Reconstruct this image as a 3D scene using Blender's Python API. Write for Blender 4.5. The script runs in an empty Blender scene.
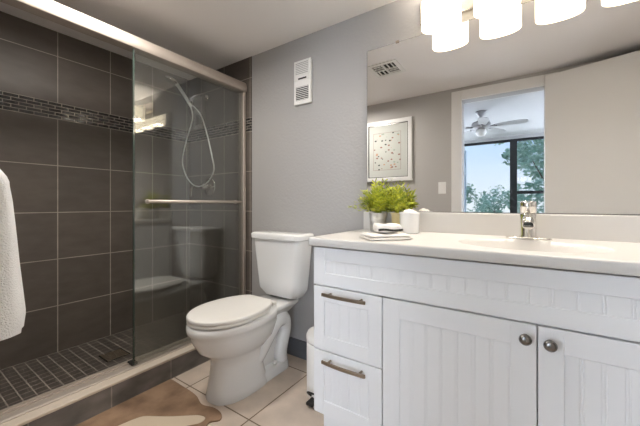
import bpy, bmesh, math, random
from mathutils import Vector, Matrix, noise

random.seed(7)
sc = bpy.context.scene
COL = sc.collection

# ------------------------------------------------------------------ camera
CAM_Z = 1.0287
D = 1.62            # y of the mirror wall
YF = 0.05           # y of the wall opposite the mirror (the doorway wall)
XL = -2.52          # long tiled shower wall
XC = -1.73          # outer face of the shower curb
XR = 0.86           # right wall
H = 2.145           # bathroom ceiling
ZS = 0.067          # shower floor
cam = bpy.data.cameras.new('camera')
cam.sensor_width = 36.0
cam.lens = 36.0 * 305 / 640
cam.shift_y = -9.0 / 640
cam.clip_start = 0.02
camo = bpy.data.objects.new('camera', cam)
COL.objects.link(camo)
camo.location = (0, 0, CAM_Z)
camo.rotation_euler = (math.pi / 2, 0, math.radians(34.164))
sc.camera = camo

# ------------------------------------------------------------------ world / light / exposure
world = bpy.data.worlds.new('sky')
sc.world = world
world.use_nodes = True
wn, wl = world.node_tree.nodes, world.node_tree.links
wn.clear()
wo = wn.new('ShaderNodeOutputWorld')
bg = wn.new('ShaderNodeBackground')
tc = wn.new('ShaderNodeTexCoord')
sx = wn.new('ShaderNodeSeparateXYZ')
rp = wn.new('ShaderNodeValToRGB')
rp.color_ramp.elements[0].position = 0.0
rp.color_ramp.elements[0].color = (0.84, 0.90, 0.97, 1)
rp.color_ramp.elements[1].position = 0.22
rp.color_ramp.elements[1].color = (0.46, 0.68, 1.0, 1)
wl.new(tc.outputs['Generated'], sx.inputs[0])
wl.new(sx.outputs['Z'], rp.inputs[0])
wl.new(rp.outputs[0], bg.inputs['Color'])
bg.inputs['Strength'].default_value = 1.0
wl.new(bg.outputs[0], wo.inputs['Surface'])

def area_light(name, loc, rot, sx_, sy_, power, color):
    l = bpy.data.lights.new(name, 'AREA')
    l.shape = 'RECTANGLE'; l.size = sx_; l.size_y = sy_
    l.energy = power; l.color = color
    o = bpy.data.objects.new(name, l)
    COL.objects.link(o); o.location = loc; o.rotation_euler = rot
    return o
# added area lights standing in for daylight, before solid wall, unseen in the mirror
P90 = math.pi / 2
area_light('daylight_fill_left', (-2.5, -4.05, 1.25), (P90, 0, math.pi), 2.0, 2.2, 290, (0.80, 0.89, 1.0))
area_light('daylight_fill_right', (1.75, -4.05, 1.25), (P90, 0, math.pi), 2.0, 2.2, 290, (0.80, 0.89, 1.0))

# added overhead fill light, out of view, brightening the shower and floor
def disk_light(name, loc, size, power, color):
    l = bpy.data.lights.new(name, 'AREA')
    l.shape = 'DISK'; l.size = size; l.energy = power; l.color = color
    o = bpy.data.objects.new(name, l)
    COL.objects.link(o); o.location = loc
    return o
disk_light('overhead_fill_light', (-1.52, 0.58, H - .07), .30, 14, (1.0, 0.95, 0.88))

SHADE_GLOW = 2.4
vs = sc.view_settings
vs.view_transform = 'Standard'
vs.look = 'None'
vs.gamma = 1.0
vs.use_curve_mapping = False
vs.exposure = 0.33
sc.cycles.max_bounces = 10
sc.cycles.transparent_max_bounces = 16
sc.cycles.use_denoising = True
sc.cycles.use_adaptive_sampling = False
sc.cycles.caustics_reflective = True

# ------------------------------------------------------------------ materials
def mat(name, color, rough=0.5, metal=0.0, spec=0.5, **kw):
    m = bpy.data.materials.new(name)
    m.use_nodes = True
    b = m.node_tree.nodes['Principled BSDF']
    b.inputs['Base Color'].default_value = (*color, 1)
    b.inputs['Roughness'].default_value = rough
    b.inputs['Metallic'].default_value = metal
    b.inputs['Specular IOR Level'].default_value = spec
    for k, v in kw.items():
        b.inputs[k.replace('_', ' ')].default_value = v
    return m

def nodes_of(m):
    return m.node_tree.nodes, m.node_tree.links, m.node_tree.nodes['Principled BSDF']

def objcoord(n):
    return n.new('ShaderNodeTexCoord').outputs['Object']

def add_noise_bump(m, scale, strength, dist=0.002, detail=3.0):
    n, l, b = nodes_of(m)
    t = n.new('ShaderNodeTexNoise'); t.inputs['Scale'].default_value = scale
    t.inputs['Detail'].default_value = detail
    l.new(objcoord(n), t.inputs['Vector'])
    bp = n.new('ShaderNodeBump'); bp.inputs['Strength'].default_value = strength
    bp.inputs['Distance'].default_value = dist
    l.new(t.outputs['Fac'], bp.inputs['Height'])
    l.new(bp.outputs['Normal'], b.inputs['Normal'])
    return m

def add_color_noise(m, c1, c2, scale, stretch=(1, 1, 1), lo=0.35, hi=0.65, detail=4.0):
    n, l, b = nodes_of(m)
    mp = n.new('ShaderNodeMapping'); mp.inputs['Scale'].default_value = stretch
    l.new(objcoord(n), mp.inputs['Vector'])
    t = n.new('ShaderNodeTexNoise'); t.inputs['Scale'].default_value = scale
    t.inputs['Detail'].default_value = detail
    l.new(mp.outputs[0], t.inputs['Vector'])
    r = n.new('ShaderNodeValToRGB')
    r.color_ramp.elements[0].position = lo; r.color_ramp.elements[0].color = (*c1, 1)
    r.color_ramp.elements[1].position = hi; r.color_ramp.elements[1].color = (*c2, 1)
    l.new(t.outputs['Fac'], r.inputs[0])
    l.new(r.outputs[0], b.inputs['Base Color'])
    return m

def tile_mat(name, ax, origin, size, c1, c2, grout, mortar, rough=0.4, offset=0.0, vary=0.15,
             noise_scale=9.0, stretch=(1, 1, 1), bump=0.4):
    """Tiles in the plane given by the two axes ax, joints passing through origin."""
    m = mat(name, c1, rough)
    n, l, b = nodes_of(m)
    s = n.new('ShaderNodeSeparateXYZ'); l.new(objcoord(n), s.inputs[0])
    c = n.new('ShaderNodeCombineXYZ')
    for k in range(2):
        a = n.new('ShaderNodeMath'); a.operation = 'SUBTRACT'
        l.new(s.outputs[ax[k]], a.inputs[0]); a.inputs[1].default_value = origin[k] - size[k] * 40
        l.new(a.outputs[0], c.inputs[k])
    br = n.new('ShaderNodeTexBrick')
    br.offset = offset; br.offset_frequency = 2; br.squash = 1.0
    l.new(c.outputs[0], br.inputs['Vector'])
    br.inputs['Scale'].default_value = 1.0
    br.inputs['Mortar Size'].default_value = mortar
    br.inputs['Mortar Smooth'].default_value = 0.15
    br.inputs['Bias'].default_value = 0.0
    br.inputs['Brick Width'].default_value = size[0]
    br.inputs['Row Height'].default_value = size[1]
    br.inputs['Color1'].default_value = (*c1, 1)
    br.inputs['Color2'].default_value = (*c2, 1)
    br.inputs['Mortar'].default_value = (*grout, 1)
    mp = n.new('ShaderNodeMapping'); mp.inputs['Scale'].default_value = stretch
    l.new(objcoord(n), mp.inputs['Vector'])
    t = n.new('ShaderNodeTexNoise'); t.inputs['Scale'].default_value = noise_scale
    t.inputs['Detail'].default_value = 6.0
    l.new(mp.outputs[0], t.inputs['Vector'])
    mr = n.new('ShaderNodeMapRange')
    mr.inputs['From Min'].default_value = 0.3; mr.inputs['From Max'].default_value = 0.7
    mr.inputs['To Min'].default_value = 1 - vary; mr.inputs['To Max'].default_value = 1 + vary
    l.new(t.outputs['Fac'], mr.inputs['Value'])
    mx = n.new('ShaderNodeMix'); mx.data_type = 'RGBA'; mx.blend_type = 'MULTIPLY'
    mx.inputs['Factor'].default_value = 1.0
    l.new(br.outputs['Color'], mx.inputs['A']); l.new(mr.outputs[0], mx.inputs['B'])
    l.new(mx.outputs['Result'], b.inputs['Base Color'])
    rr = n.new('ShaderNodeMapRange')
    rr.inputs['To Min'].default_value = rough; rr.inputs['To Max'].default_value = 0.9
    l.new(br.outputs['Fac'], rr.inputs['Value']); l.new(rr.outputs[0], b.inputs['Roughness'])
    bp = n.new('ShaderNodeBump'); bp.inputs['Strength'].default_value = bump
    bp.inputs['Distance'].default_value = 0.002; bp.invert = True
    l.new(br.outputs['Fac'], bp.inputs['Height']); l.new(bp.outputs['Normal'], b.inputs['Normal'])
    m['brick'] = br.name
    return m

def glass_mat(name, tint, base=0.045, rough=0.0):
    m = bpy.data.materials.new(name); m.use_nodes = True
    n, l = m.node_tree.nodes, m.node_tree.links
    n.clear()
    o = n.new('ShaderNodeOutputMaterial')
    mix = n.new('ShaderNodeMixShader')
    tr = n.new('ShaderNodeBsdfTransparent'); tr.inputs['Color'].default_value = (*tint, 1)
    gl = n.new('ShaderNodeBsdfGlossy'); gl.inputs['Roughness'].default_value = rough
    lw = n.new('ShaderNodeLayerWeight'); lw.inputs['Blend'].default_value = 0.5
    p = n.new('ShaderNodeMath'); p.operation = 'POWER'; p.inputs[1].default_value = 5.0
    r = n.new('ShaderNodeMapRange')
    r.inputs['To Min'].default_value = base; r.inputs['To Max'].default_value = 1.0
    l.new(lw.outputs['Facing'], p.inputs[0]); l.new(p.outputs[0], r.inputs['Value'])
    l.new(r.outputs[0], mix.inputs[0]); l.new(tr.outputs[0], mix.inputs[1]); l.new(gl.outputs[0], mix.inputs[2])
    l.new(mix.outputs[0], o.inputs['Surface'])
    return m

M = {}
M['paint'] = add_noise_bump(mat('grey_wall_paint', (0.375, 0.365, 0.358), 0.6), 60, 0.5, 0.005)
M['paint_front'] = add_noise_bump(mat('warm_grey_paint', (0.41, 0.395, 0.375), 0.65), 60, 0.25, 0.003)
M['ceil'] = add_noise_bump(mat('ceiling_white', (0.85, 0.82, 0.81), 0.8), 80, 0.2, 0.003)
M['trimw'] = mat('white_trim_paint', (0.70, 0.69, 0.675), 0.4)
M['bedwall'] = mat('bedroom_white', (0.50, 0.505, 0.515), 0.8)
M['carpet'] = add_noise_bump(mat('bedroom_carpet', (0.42, 0.37, 0.31), 0.95), 200, 0.5)
T1, T2, GR = (0.100, 0.082, 0.069), (0.087, 0.072, 0.061), (0.36, 0.32, 0.28)
M['tile_left_low'] = tile_mat('dark_tile_side_lower', (1, 2), (0.682, ZS), (0.3025, 0.3025), T1, T2, GR, 0.0026,
                              rough=0.5, stretch=(1, 1, 2.5), vary=0.12)
M['tile_left_up'] = tile_mat('dark_tile_side_upper', (1, 2), (0.682, 1.683), (0.3025, 0.3025), T1, T2, GR, 0.0026,
                             rough=0.5, stretch=(1, 1, 2.5), vary=0.12)
M['tile_back_low'] = tile_mat('dark_tile_end_lower', (0, 2), (-2.04, ZS), (0.3025, 0.3025), T1, T2, GR, 0.0026,
                              rough=0.5, stretch=(1, 1, 2.5), vary=0.12)
M['tile_back_up'] = tile_mat('dark_tile_end_upper', (0, 2), (-2.04, 1.683), (0.3025, 0.3025), T1, T2, GR, 0.0026,
                             rough=0.5, stretch=(1, 1, 2.5), vary=0.12)
MO1, MO2, MOG = (0.006, 0.006, 0.007), (0.030, 0.028, 0.027), (0.34, 0.30, 0.26)
M['mosaic_left'] = tile_mat('mosaic_strip_side', (1, 2), (0.60, 1.580), (0.068, 0.0206), MO1, MO2, MOG, 0.0019,
                            rough=0.12, offset=0.5, vary=0.3, noise_scale=30, bump=0.6)
M['mosaic_back'] = tile_mat('mosaic_strip_end', (0, 2), (-2.04, 1.580), (0.068, 0.0206), MO1, MO2, MOG, 0.0019,
                            rough=0.12, offset=0.5, vary=0.3, noise_scale=30, bump=0.6)
M['tile_pan'] = tile_mat('shower_pan_mosaic', (0, 1), (-1.90, 0.682), (0.0525, 0.0525), (0.072, 0.058, 0.049), (0.060, 0.050, 0.042), (0.25, 0.22, 0.19), 0.0030,
                         rough=0.4, vary=0.25)
M['tile_curb_lit'] = tile_mat('curb_tile_lit', (1, 2), (0.681, 0.001), (0.310, 0.3025), (0.20, 0.188, 0.180), (0.175, 0.165, 0.160),
                          (0.36, 0.33, 0.30), 0.003, rough=0.4, stretch=(1, 1, 2), vary=0.35, noise_scale=7)  # wall tile colour lightened to carry the light on the curb face
M['tile_floor'] = tile_mat('beige_floor_tile', (0, 1), (-1.575, 1.013), (0.478, 0.478), (0.66, 0.555, 0.465), (0.62, 0.52, 0.435),
                           (0.20, 0.145, 0.10), 0.0036, rough=0.38, vary=0.16, noise_scale=6)
M['base_dark'] = mat('dark_baseboard', (0.105, 0.109, 0.120), 0.4)
M['sill'] = add_color_noise(mat('cream_sill_stone', (0.62, 0.53, 0.44), 0.3), (0.62, 0.54, 0.455), (0.68, 0.595, 0.51), 5, (3, 0.6, 1))
M['champagne'] = mat('brushed_champagne_metal', (0.50, 0.44, 0.39), 0.5, 0.5)
M['chrome'] = mat('chrome', (0.85, 0.83, 0.80), 0.06, 1.0)
M['nickel'] = mat('brushed_nickel', (0.62, 0.58, 0.53), 0.25, 1.0)
M['pewter'] = mat('dark_pewter', (0.23, 0.22, 0.21), 0.24, 1.0)
M['hose'] = mat('bright_hose_metal', (0.88, 0.88, 0.86), 0.38, 0.85)
M['bronze'] = mat('aged_bronze', (0.32, 0.265, 0.21), 0.36, 0.9)
M['shower_glass'] = glass_mat('shower_glass', (0.975, 0.985, 0.977), 0.085)
M['glass_edge'] = mat('glass_edge_green', (0.035, 0.05, 0.042), 0.15)
M['window_glass'] = glass_mat('window_glass', (0.97, 0.985, 0.98), 0.04)
M['mirror'] = mat('mirror_silver', (0.90, 0.90, 0.905), 0.0, 1.0)
M['mirror_edge'] = mat('mirror_dark_edge', (0.05, 0.055, 0.05), 0.3)
M['cab'] = mat('cabinet_white_paint', (0.78, 0.785, 0.80), 0.38)
M['counter'] = mat('cultured_marble', (0.64, 0.622, 0.60), 0.3)
M['porcelain'] = mat('white_porcelain', (0.765, 0.765, 0.76), 0.13, Coat_Weight=0.3)
M['seat'] = mat('seat_plastic', (0.735, 0.72, 0.695), 0.28)
M['plastic'] = mat('white_plastic', (0.78, 0.77, 0.75), 0.4)
M['black'] = mat('black_plastic', (0.012, 0.012, 0.012), 0.4)
M['dark'] = mat('dark_void', (0.02, 0.019, 0.018), 0.8)
M['frame_black'] = mat('black_aluminium', (0.012, 0.013, 0.015), 0.4)
M['terry'] = add_noise_bump(mat('white_terry', (0.88, 0.88, 0.88), 0.95), 260, 0.9, 0.006)
M['cloth'] = add_noise_bump(mat('white_cotton_cloth', (0.82, 0.79, 0.75), 0.95), 240, 0.6, 0.003)
M['galv'] = add_color_noise(mat('galvanised_steel', (0.45, 0.45, 0.45), 0.38, 0.75), (0.50, 0.50, 0.50), (0.78, 0.78, 0.77), 30)
M['soil'] = mat('dark_soil', (0.02, 0.014, 0.009), 0.95)
M['leaf'] = add_color_noise(mat('fern_green', (0.20, 0.32, 0.03), 0.5), (0.10, 0.17, 0.012), (0.62, 0.62, 0.05), 40, lo=0.3, hi=0.7)
M['yellow_pot'] = mat('pale_yellow_glaze', (0.72, 0.60, 0.32), 0.35)
M['tree_leaf'] = add_color_noise(mat('tree_leaf_hazed', (0.10, 0.2, 0.08), 0.6), (0.16, 0.30, 0.22), (0.50, 0.66, 0.56), 1.5)  # pale teal in the leaf colour imitates haze in the reflection
M['bark'] = mat('bark', (0.10, 0.07, 0.05), 0.9)
M['grass'] = add_color_noise(mat('lawn_green', (0.25, 0.36, 0.16), 0.9), (0.22, 0.36, 0.18), (0.42, 0.52, 0.30), 2.0)
M['matboard'] = mat('pale_mat_board', (0.47, 0.48, 0.45), 0.8)

# glowing lamp glass
m = bpy.data.materials.new('lit_opal_glass'); m.use_nodes = True
b = m.node_tree.nodes['Principled BSDF']
b.inputs['Base Color'].default_value = (0.35, 0.33, 0.29, 1)
b.inputs['Roughness'].default_value = 0.3
b.inputs['Emission Color'].default_value = (1.0, 0.85, 0.62, 1)
b.inputs['Emission Strength'].default_value = SHADE_GLOW
M['glow'] = m
m = m.copy(); m.name = 'lit_bulb'
m.node_tree.nodes['Principled BSDF'].inputs['Emission Strength'].default_value = 240.0
m.node_tree.nodes['Principled BSDF'].inputs['Emission Color'].default_value = (1.0, 0.92, 0.81, 1)
M['bulb'] = m

# ------------------------------------------------------------------ mesh helpers
class MB:
    def __init__(self):
        self.bm = bmesh.new()
        self.sm = []
    def box(self, x0, x1, y0, y1, z0, z1, bev=0.0, seg=2, mi=0):
        bm = self.bm
        r = bmesh.ops.create_cube(bm, size=1.0)
        vs_ = r['verts']
        for v in vs_:
            v.co = Vector((x0 + (v.co.x + .5) * (x1 - x0), y0 + (v.co.y + .5) * (y1 - y0), z0 + (v.co.z + .5) * (z1 - z0)))
        fs = set(f for v in vs_ for f in v.link_faces)
        for f in fs: f.material_index = mi
        if bev > 0:
            es = set(e for v in vs_ for e in v.link_edges)
            q = bmesh.ops.bevel(bm, geom=list(es), offset=bev, segments=seg, affect='EDGES', profile=0.5)
            for f in q['faces']: f.material_index = mi
        return self
    def quad(self, pts, mi=0):
        f = self.bm.faces.new([self.bm.verts.new(p) for p in pts]); f.material_index = mi
        return self
    def loft(self, rings, cap0=True, cap1=True, close=True, smooth=True, mi=0):
        bm = self.bm
        R = [[bm.verts.new(p) for p in r] for r in rings]
        n = len(R[0])
        for a, c in zip(R, R[1:]):
            for i in range(n if close else n - 1):
                j = (i + 1) % n
                f = bm.faces.new((a[i], a[j], c[j], c[i])); f.smooth = smooth; f.material_index = mi
        if cap0:
            f = bm.faces.new(list(reversed(R[0]))); f.smooth = False; f.material_index = mi
        if cap1:
            f = bm.faces.new(R[-1]); f.smooth = False; f.material_index = mi
        return self
    def tube(self, pts, r, n=10, cap=True, mi=0):
        pts = [Vector(p) for p in pts]
        rr = r if isinstance(r, (list, tuple)) else [r] * len(pts)
        rings = []
        t0 = (pts[1] - pts[0]).normalized()
        up = Vector((0, 0, 1)) if abs(t0.z) < 0.9 else Vector((1, 0, 0))
        nx = t0.cross(up).normalized()
        for i, p in enumerate(pts):
            a = pts[max(i - 1, 0)]; c = pts[min(i + 1, len(pts) - 1)]
            t = (c - a).normalized()
            nx = (nx - t * nx.dot(t)).normalized()
            ny = t.cross(nx)
            rings.append([p + (nx * math.cos(2 * math.pi * k / n) + ny * math.sin(2 * math.pi * k / n)) * rr[i] for k in range(n)])
        return self.loft(rings, cap, cap, mi=mi)
    def lathe(self, prof, c=(0, 0, 0), n=32, axis='Z', sx_=1.0, sy_=1.0, cap0=True, cap1=True, mi=0):
        rings = []
        for r, h in prof:
            ring = []
            for k in range(n):
                a = 2 * math.pi * k / n
                u, v = r * math.cos(a) * sx_, r * math.sin(a) * sy_
                if axis == 'Z': p = (c[0] + u, c[1] + v, c[2] + h)
                elif axis == 'Y': p = (c[0] + u, c[1] + h, c[2] - v)
                else: p = (c[0] + h, c[1] + u, c[2] + v)
                ring.append(Vector(p))
            rings.append(ring)
        return self.loft(rings, cap0, cap1, mi=mi)
    def build(self, name, mats, parent=None, smooth_angle=None):
        bm = self.bm
        bmesh.ops.recalc_face_normals(bm, faces=bm.faces)
        me = bpy.data.meshes.new(name)
        bm.to_mesh(me); bm.free()
        for mm in (mats if isinstance(mats, (list, tuple)) else [mats]):
            me.materials.append(mm)
        if smooth_angle is not None:
            me.polygons.foreach_set('use_smooth', [True] * len(me.polygons))
            me.set_sharp_from_angle(angle=math.radians(smooth_angle))
        o = bpy.data.objects.new(name, me)
        COL.objects.link(o)
        if parent is not None:
            o.parent = parent
            pl = parent.location
            pp = parent.parent
            off = Vector(pl)
            if pp is not None: off = off + Vector(pp.location)
            me.transform(Matrix.Translation(-off))
            me.update()
        return o

def thing(name, label, cat, loc=(0, 0, 0), group=None):
    o = bpy.data.objects.new(name, None)
    o.empty_display_size = 0.05
    COL.objects.link(o); o.location = loc
    return tag(o, label, cat, group)

def tag(o, label, cat, group=None, kind=None):
    o['label'] = label; o['category'] = cat
    if group: o['group'] = group
    if kind: o['kind'] = kind
    return o

def struct(o, label=None, cat=None):
    o['kind'] = 'structure'
    if label: o['label'] = label
    if cat: o['category'] = cat
    return o

def spline(pts, n=8):
    P = [Vector(p) for p in pts]
    P = [P[0] * 2 - P[1]] + P + [P[-1] * 2 - P[-2]]
    out = []
    for i in range(1, len(P) - 2):
        p0, p1, p2, p3 = P[i - 1:i + 3]
        for k in range(n):
            t = k / n
            out.append(0.5 * ((2 * p1) + (p2 - p0) * t + (2 * p0 - 5 * p1 + 4 * p2 - p3) * t * t + (3 * p1 - p0 - 3 * p2 + p3) * t ** 3))
    out.append(P[-2])
    return out

# ------------------------------------------------------------------ the room shell
WT = 0.12
DX0, DX1, DZ = -0.515, 0.122, 2.02      # door opening
o = MB().box(-3.0, XR + .1, -0.07, D + .12, -0.10, 0.0).build('floor', M['tile_floor'])
struct(o, 'beige tiled bathroom floor', 'floor')
o = MB().box(-2.7, XR + .1, -0.07, D + .12, H, H + 0.08).build('ceiling', M['ceil'])
struct(o, 'plain white bathroom ceiling', 'ceiling')
o = MB().box(-1.722, XR + .1, D, D + WT, -0.1, H).build('wall_back', M['paint'])
struct(o, 'grey textured wall behind toilet and mirror', 'wall')
w = MB()
w.box(XL - WT, XL, -0.07, D + WT, -0.1, 1.580, mi=0)
w.box(XL - WT, XL + .0025, -0.07, D + WT, 1.580, 1.683, mi=1)
w.box(XL - WT, XL, -0.07, D + WT, 1.683, H, mi=2)
o = w.build('wall_left', [M['tile_left_low'], M['mosaic_left'], M['tile_left_up']])
struct(o, 'dark tiled long wall of the shower with mosaic strip', 'wall')
w = MB()
w.box(XL, -1.722, D - .004, D + WT, -0.1, 1.580, mi=0)
w.box(XL, -1.722, D - .0065, D + WT, 1.580, 1.683, mi=1)
w.box(XL, -1.722, D - .004, D + WT, 1.683, H, mi=2)
o = w.build('wall_shower_end', [M['tile_back_low'], M['mosaic_back'], M['tile_back_up']])
struct(o, 'dark tiled end wall of the shower carrying the shower head', 'wall')
w = MB()
w.box(-1.72, DX0, YF - WT, YF, 0, H)
w.box(DX1, XR + .1, YF - WT, YF, 0, H)
w.box(DX0, DX1, YF - WT, YF, DZ, H)
w.box(XL, -1.72, YF - WT, YF - .004, 0, H)
w.box(XL, -1.722, YF - .005, YF + .0005, 0, 1.580, mi=1)
w.box(XL, -1.722, YF - .005, YF + .0015, 1.580, 1.683, mi=2)
w.box(XL, -1.722, YF - .005, YF + .0005, 1.683, H, mi=3)
o = w.build('wall_front', [M['paint_front'], M['tile_back_low'], M['mosaic_back'], M['tile_back_up']])
struct(o, 'warm grey wall with the doorway, seen in the mirror', 'wall')
o = MB().box(XR, XR + .1, YF, D, 0, H).build('wall_right', M['paint'])
struct(o, 'grey wall at the right end of the vanity', 'wall')
o = MB().box(-1.722, -0.76, D - .013, D, 0, 0.108, .003).box(-1.722, -0.76, D - .016, D, 0.106, 0.118, .003).build('baseboard_back', M['base_dark'])
struct(o, 'dark grey baseboard behind the toilet', 'baseboard')
# door casing and jamb lining
w = MB()
cw = 0.092
for y0, y1 in ((YF, YF + .014), (YF - WT - .014, YF - WT)):
    w.box(DX0 - cw, DX0, y0, y1, 0, DZ + cw, .004)
    w.box(DX1, DX1 + cw, y0, y1, 0, DZ + cw, .004)
    w.box(DX0, DX1, y0, y1, DZ, DZ + cw, .004)
o = w.build('trim_1', M['trimw'])
struct(o, 'white casing around the bathroom doorway', 'trim')
# open door leaf
ang = math.atan2(0.374, 1.229)
w = MB().box(0, 0.70, -0.0175, 0.0175, 0.01, 2.085, .003)
door = w.build('door_1', M['trimw'])
door.location = (DX1 + .004, YF + .036, 0); door.rotation_euler = (0, 0, ang)
struct(door, 'white door swung open into the bathroom, seen in the mirror', 'door')

# ------------------------------------------------------------------ bedroom beyond the doorway (seen in the mirror)
BY0, BH = -4.20, 2.44
BX0, BX1 = -3.6, 2.9
o = MB().box(BX0, BX1, BY0 - .1, -0.07, -0.1, -0.004).build('floor_bedroom', M['carpet'])
struct(o, 'carpeted floor of the room beyond the doorway', 'floor')
o = MB().box(BX0, BX1, BY0 - .1, -0.07, BH, BH + .1).build('ceiling_bedroom', M['bedwall'])
struct(o, 'white ceiling of the room beyond the doorway', 'ceiling')
w = MB()
w.box(BX0 - .1, BX0, BY0, -0.07, 0, BH)
o = w.build('wall_bedroom_left', M['bedwall']); struct(o)
o = MB().box(BX1, BX1 + .1, BY0, -0.07, 0, BH).build('wall_bedroom_right', M['bedwall']); struct(o)
w = MB().box(BX0, -2.7, -0.085, -0.072, 0, BH).box(.98, BX1, -0.085, -0.072, 0, BH).box(-2.7, .98, -0.085, -0.072, H, BH)
o = w.build('wall_bedroom_near', M['bedwall']); struct(o)
WX0, WX1, WZ1 = -1.16, 0.55, 2.37
w = MB()
w.box(BX0, WX0, BY0 - .1, BY0, 0, BH)
w.box(WX1, BX1, BY0 - .1, BY0, 0, BH)
w.box(WX0, WX1, BY0 - .1, BY0, WZ1, BH)
o = w.build('wall_bedroom_far', M['bedwall']); struct(o, 'far bedroom wall holding the glass sliding door', 'wall')
win = thing('window_1', 'black framed sliding glass door with trees outside, seen in mirror', 'window', (-0.35, BY0, 0))
win['kind'] = 'structure'
w = MB()
MX0, MX1 = -0.293, -0.168
w.box(WX0, WX1, BY0 - .08, BY0 - .02, WZ1 - .05, WZ1)
w.box(WX0, WX1, BY0 - .08, BY0 - .02, 0.0, 0.06)
w.box(WX1 - .05, WX1, BY0 - .08, BY0 - .02, 0, WZ1)
w.box(MX1, WX1, BY0 - .07, BY0 - .03, 1.235, 1.295)
w.build('frame', M['frame_black'], win)
MB().box(MX0, MX1, BY0 - .085, BY0 - .015, 0, WZ1).build('mullion', M['frame_black'], win)
MB().box(WX0, MX0, BY0 - .055, BY0 - .049, .06, WZ1 - .05).build('pane', M['window_glass'], win)
MB().box(MX1, WX1 - .05, BY0 - .055, BY0 - .049, .06, WZ1 - .05).build('pane', M['window_glass'], win)
w = MB()
for k in range(7):
    yy = BY0 + .06 + .012 * (k % 2)
    w.box(WX0 - .30 + k * .05, WX0 - .245 + k * .05, yy, yy + .006, .05, 2.20, .001, 1)
o = w.build('vertical_blind', mat('pale_blue_blind', (0.42, 0.55, 0.68), 0.7))
tag(o, 'pale blue vertical blind stacked at left edge of the glass door', 'blind')

# ------------------------------------------------------------------ outdoors
o = MB().box(-40, 40, -60, BY0 - .12, -3.3, -3.2).build('ground', M['grass']); struct(o, 'green lawn outside', 'ground')

def make_tree(x, y, z0, h, r, n, label, seed, leaf=0.14):
    rnd = random.Random(seed)
    t = thing('tree', label, 'tree', (x, y, z0), 'trees outside the sliding door')
    tr = MB()
    tr.tube(spline([(x, y, z0), (x + .1, y, z0 + h * .3), (x - .05, y + .1, z0 + h * .55), (x + .1, y, z0 + h * .8)], 4),
            [.16 - .13 * i / 12 for i in range(13)], 8)
    for k in range(7):
        a = rnd.uniform(0, 6.28); zz = z0 + h * rnd.uniform(.35, .7)
        tr.tube([(x, y, zz), (x + r * .4 * math.cos(a), y + r * .4 * math.sin(a), zz + .4),
                 (x + r * .75 * math.cos(a), y + r * .75 * math.sin(a), zz + h * .2)], [.06, .04, .015], 6)
    tr.build('trunk', M['bark'], t)
    lf = MB(); bm = lf.bm
    clumps = [(x + rnd.gauss(0, r * .45), y + rnd.gauss(0, r * .45), z0 + h * rnd.uniform(.45, 1.0), r * rnd.uniform(.22, .42)) for _ in range(26)]
    for _ in range(n):
        cx, cy, cz, cr = rnd.choice(clumps)
        d = Vector((rnd.gauss(0, 1), rnd.gauss(0, 1), rnd.gauss(0, 1))).normalized() * cr * rnd.random() ** .4
        p = Vector((cx, cy, cz)) + d
        a = Vector((rnd.gauss(0, 1), rnd.gauss(0, 1), rnd.gauss(0, .6))).normalized()
        c = a.cross(Vector((rnd.gauss(0, 1), rnd.gauss(0, 1), rnd.gauss(0, 1)))).normalized()
        s = leaf * rnd.uniform(.6, 1.2)
        bm.faces.new([bm.verts.new(q) for q in (p - a * s, p + c * s * .45, p + a * s, p - c * s * .45)])
    lf.build('foliage', M['tree_leaf'], t)
    return t
make_tree(1.35, -11.5, -3.2, 7.6, 2.3, 5200, 'large leafy tree right of the black mullion, in the mirror', 3)
make_tree(-2.0, -22, -3.2, 4.9, 2.2, 2200, 'low pale tree left of the mullion, in the mirror', 5)
make_tree(-8.2, -25, -3.2, 4.9, 2.6, 2200, 'low pale tree at left edge of the glass door, in mirror', 9)

# ------------------------------------------------------------------ ceiling fan in the bedroom
FANP = mat('fan_paint', (0.42, 0.42, 0.43), 0.4)
FX, FY = -0.58, -2.0
fan = thing('ceiling_fan', 'white ceiling fan in the room beyond the doorway, seen in mirror', 'fan', (FX, FY, BH))
MB().lathe([(.075, 0), (.07, -.02), (.03, -.075), (.012, -.085)], (FX, FY, BH - .001)).build('canopy', FANP, fan)
MB().tube([(FX, FY, BH - .08), (FX, FY, BH - .16)], .013).build('downrod', FANP, fan)
MB().lathe([(.03, -.15), (.115, -.165), (.135, -.195), (.135, -.235), (.11, -.26), (.07, -.27)], (FX, FY, BH)).build('motor_housing', FANP, fan)
MB().lathe([(.05, -.268), (.07, -.285), (.075, -.33), (.05, -.37), (.012, -.38)], (FX, FY, BH)).build('lamp_globe', mat('frosted_globe', (.85, .85, .83), .3), fan)
for k in range(5):
    a = math.radians(72 * k + 8)
    ca, sa = math.cos(a), math.sin(a)
    bmb = MB()
    prof = [(.20, .045), (.30, .060), (.48, .068), (.56, .058), (.60, .03)]
    rings = []
    for rr, hw in prof:
        ring = []
        for (u, v) in ((-1, -1), (1, -1), (1, 1), (-1, 1)):
            lx, ly, lz = rr, u * hw, v * .003 + u * hw * .18
            ring.append(Vector((FX + lx * ca - ly * sa, FY + lx * sa + ly * ca, BH - .245 + lz)))
        rings.append(ring)
    bmb.loft(rings, smooth=False)
    bl = bmb.build('blade', FANP, fan)
    MB().tube([(FX + .10 * ca, FY + .10 * sa, BH - .245), (FX + .22 * ca, FY + .22 * sa, BH - .243)], [.014, .02], 8).build('blade_arm', FANP, bl)

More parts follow.
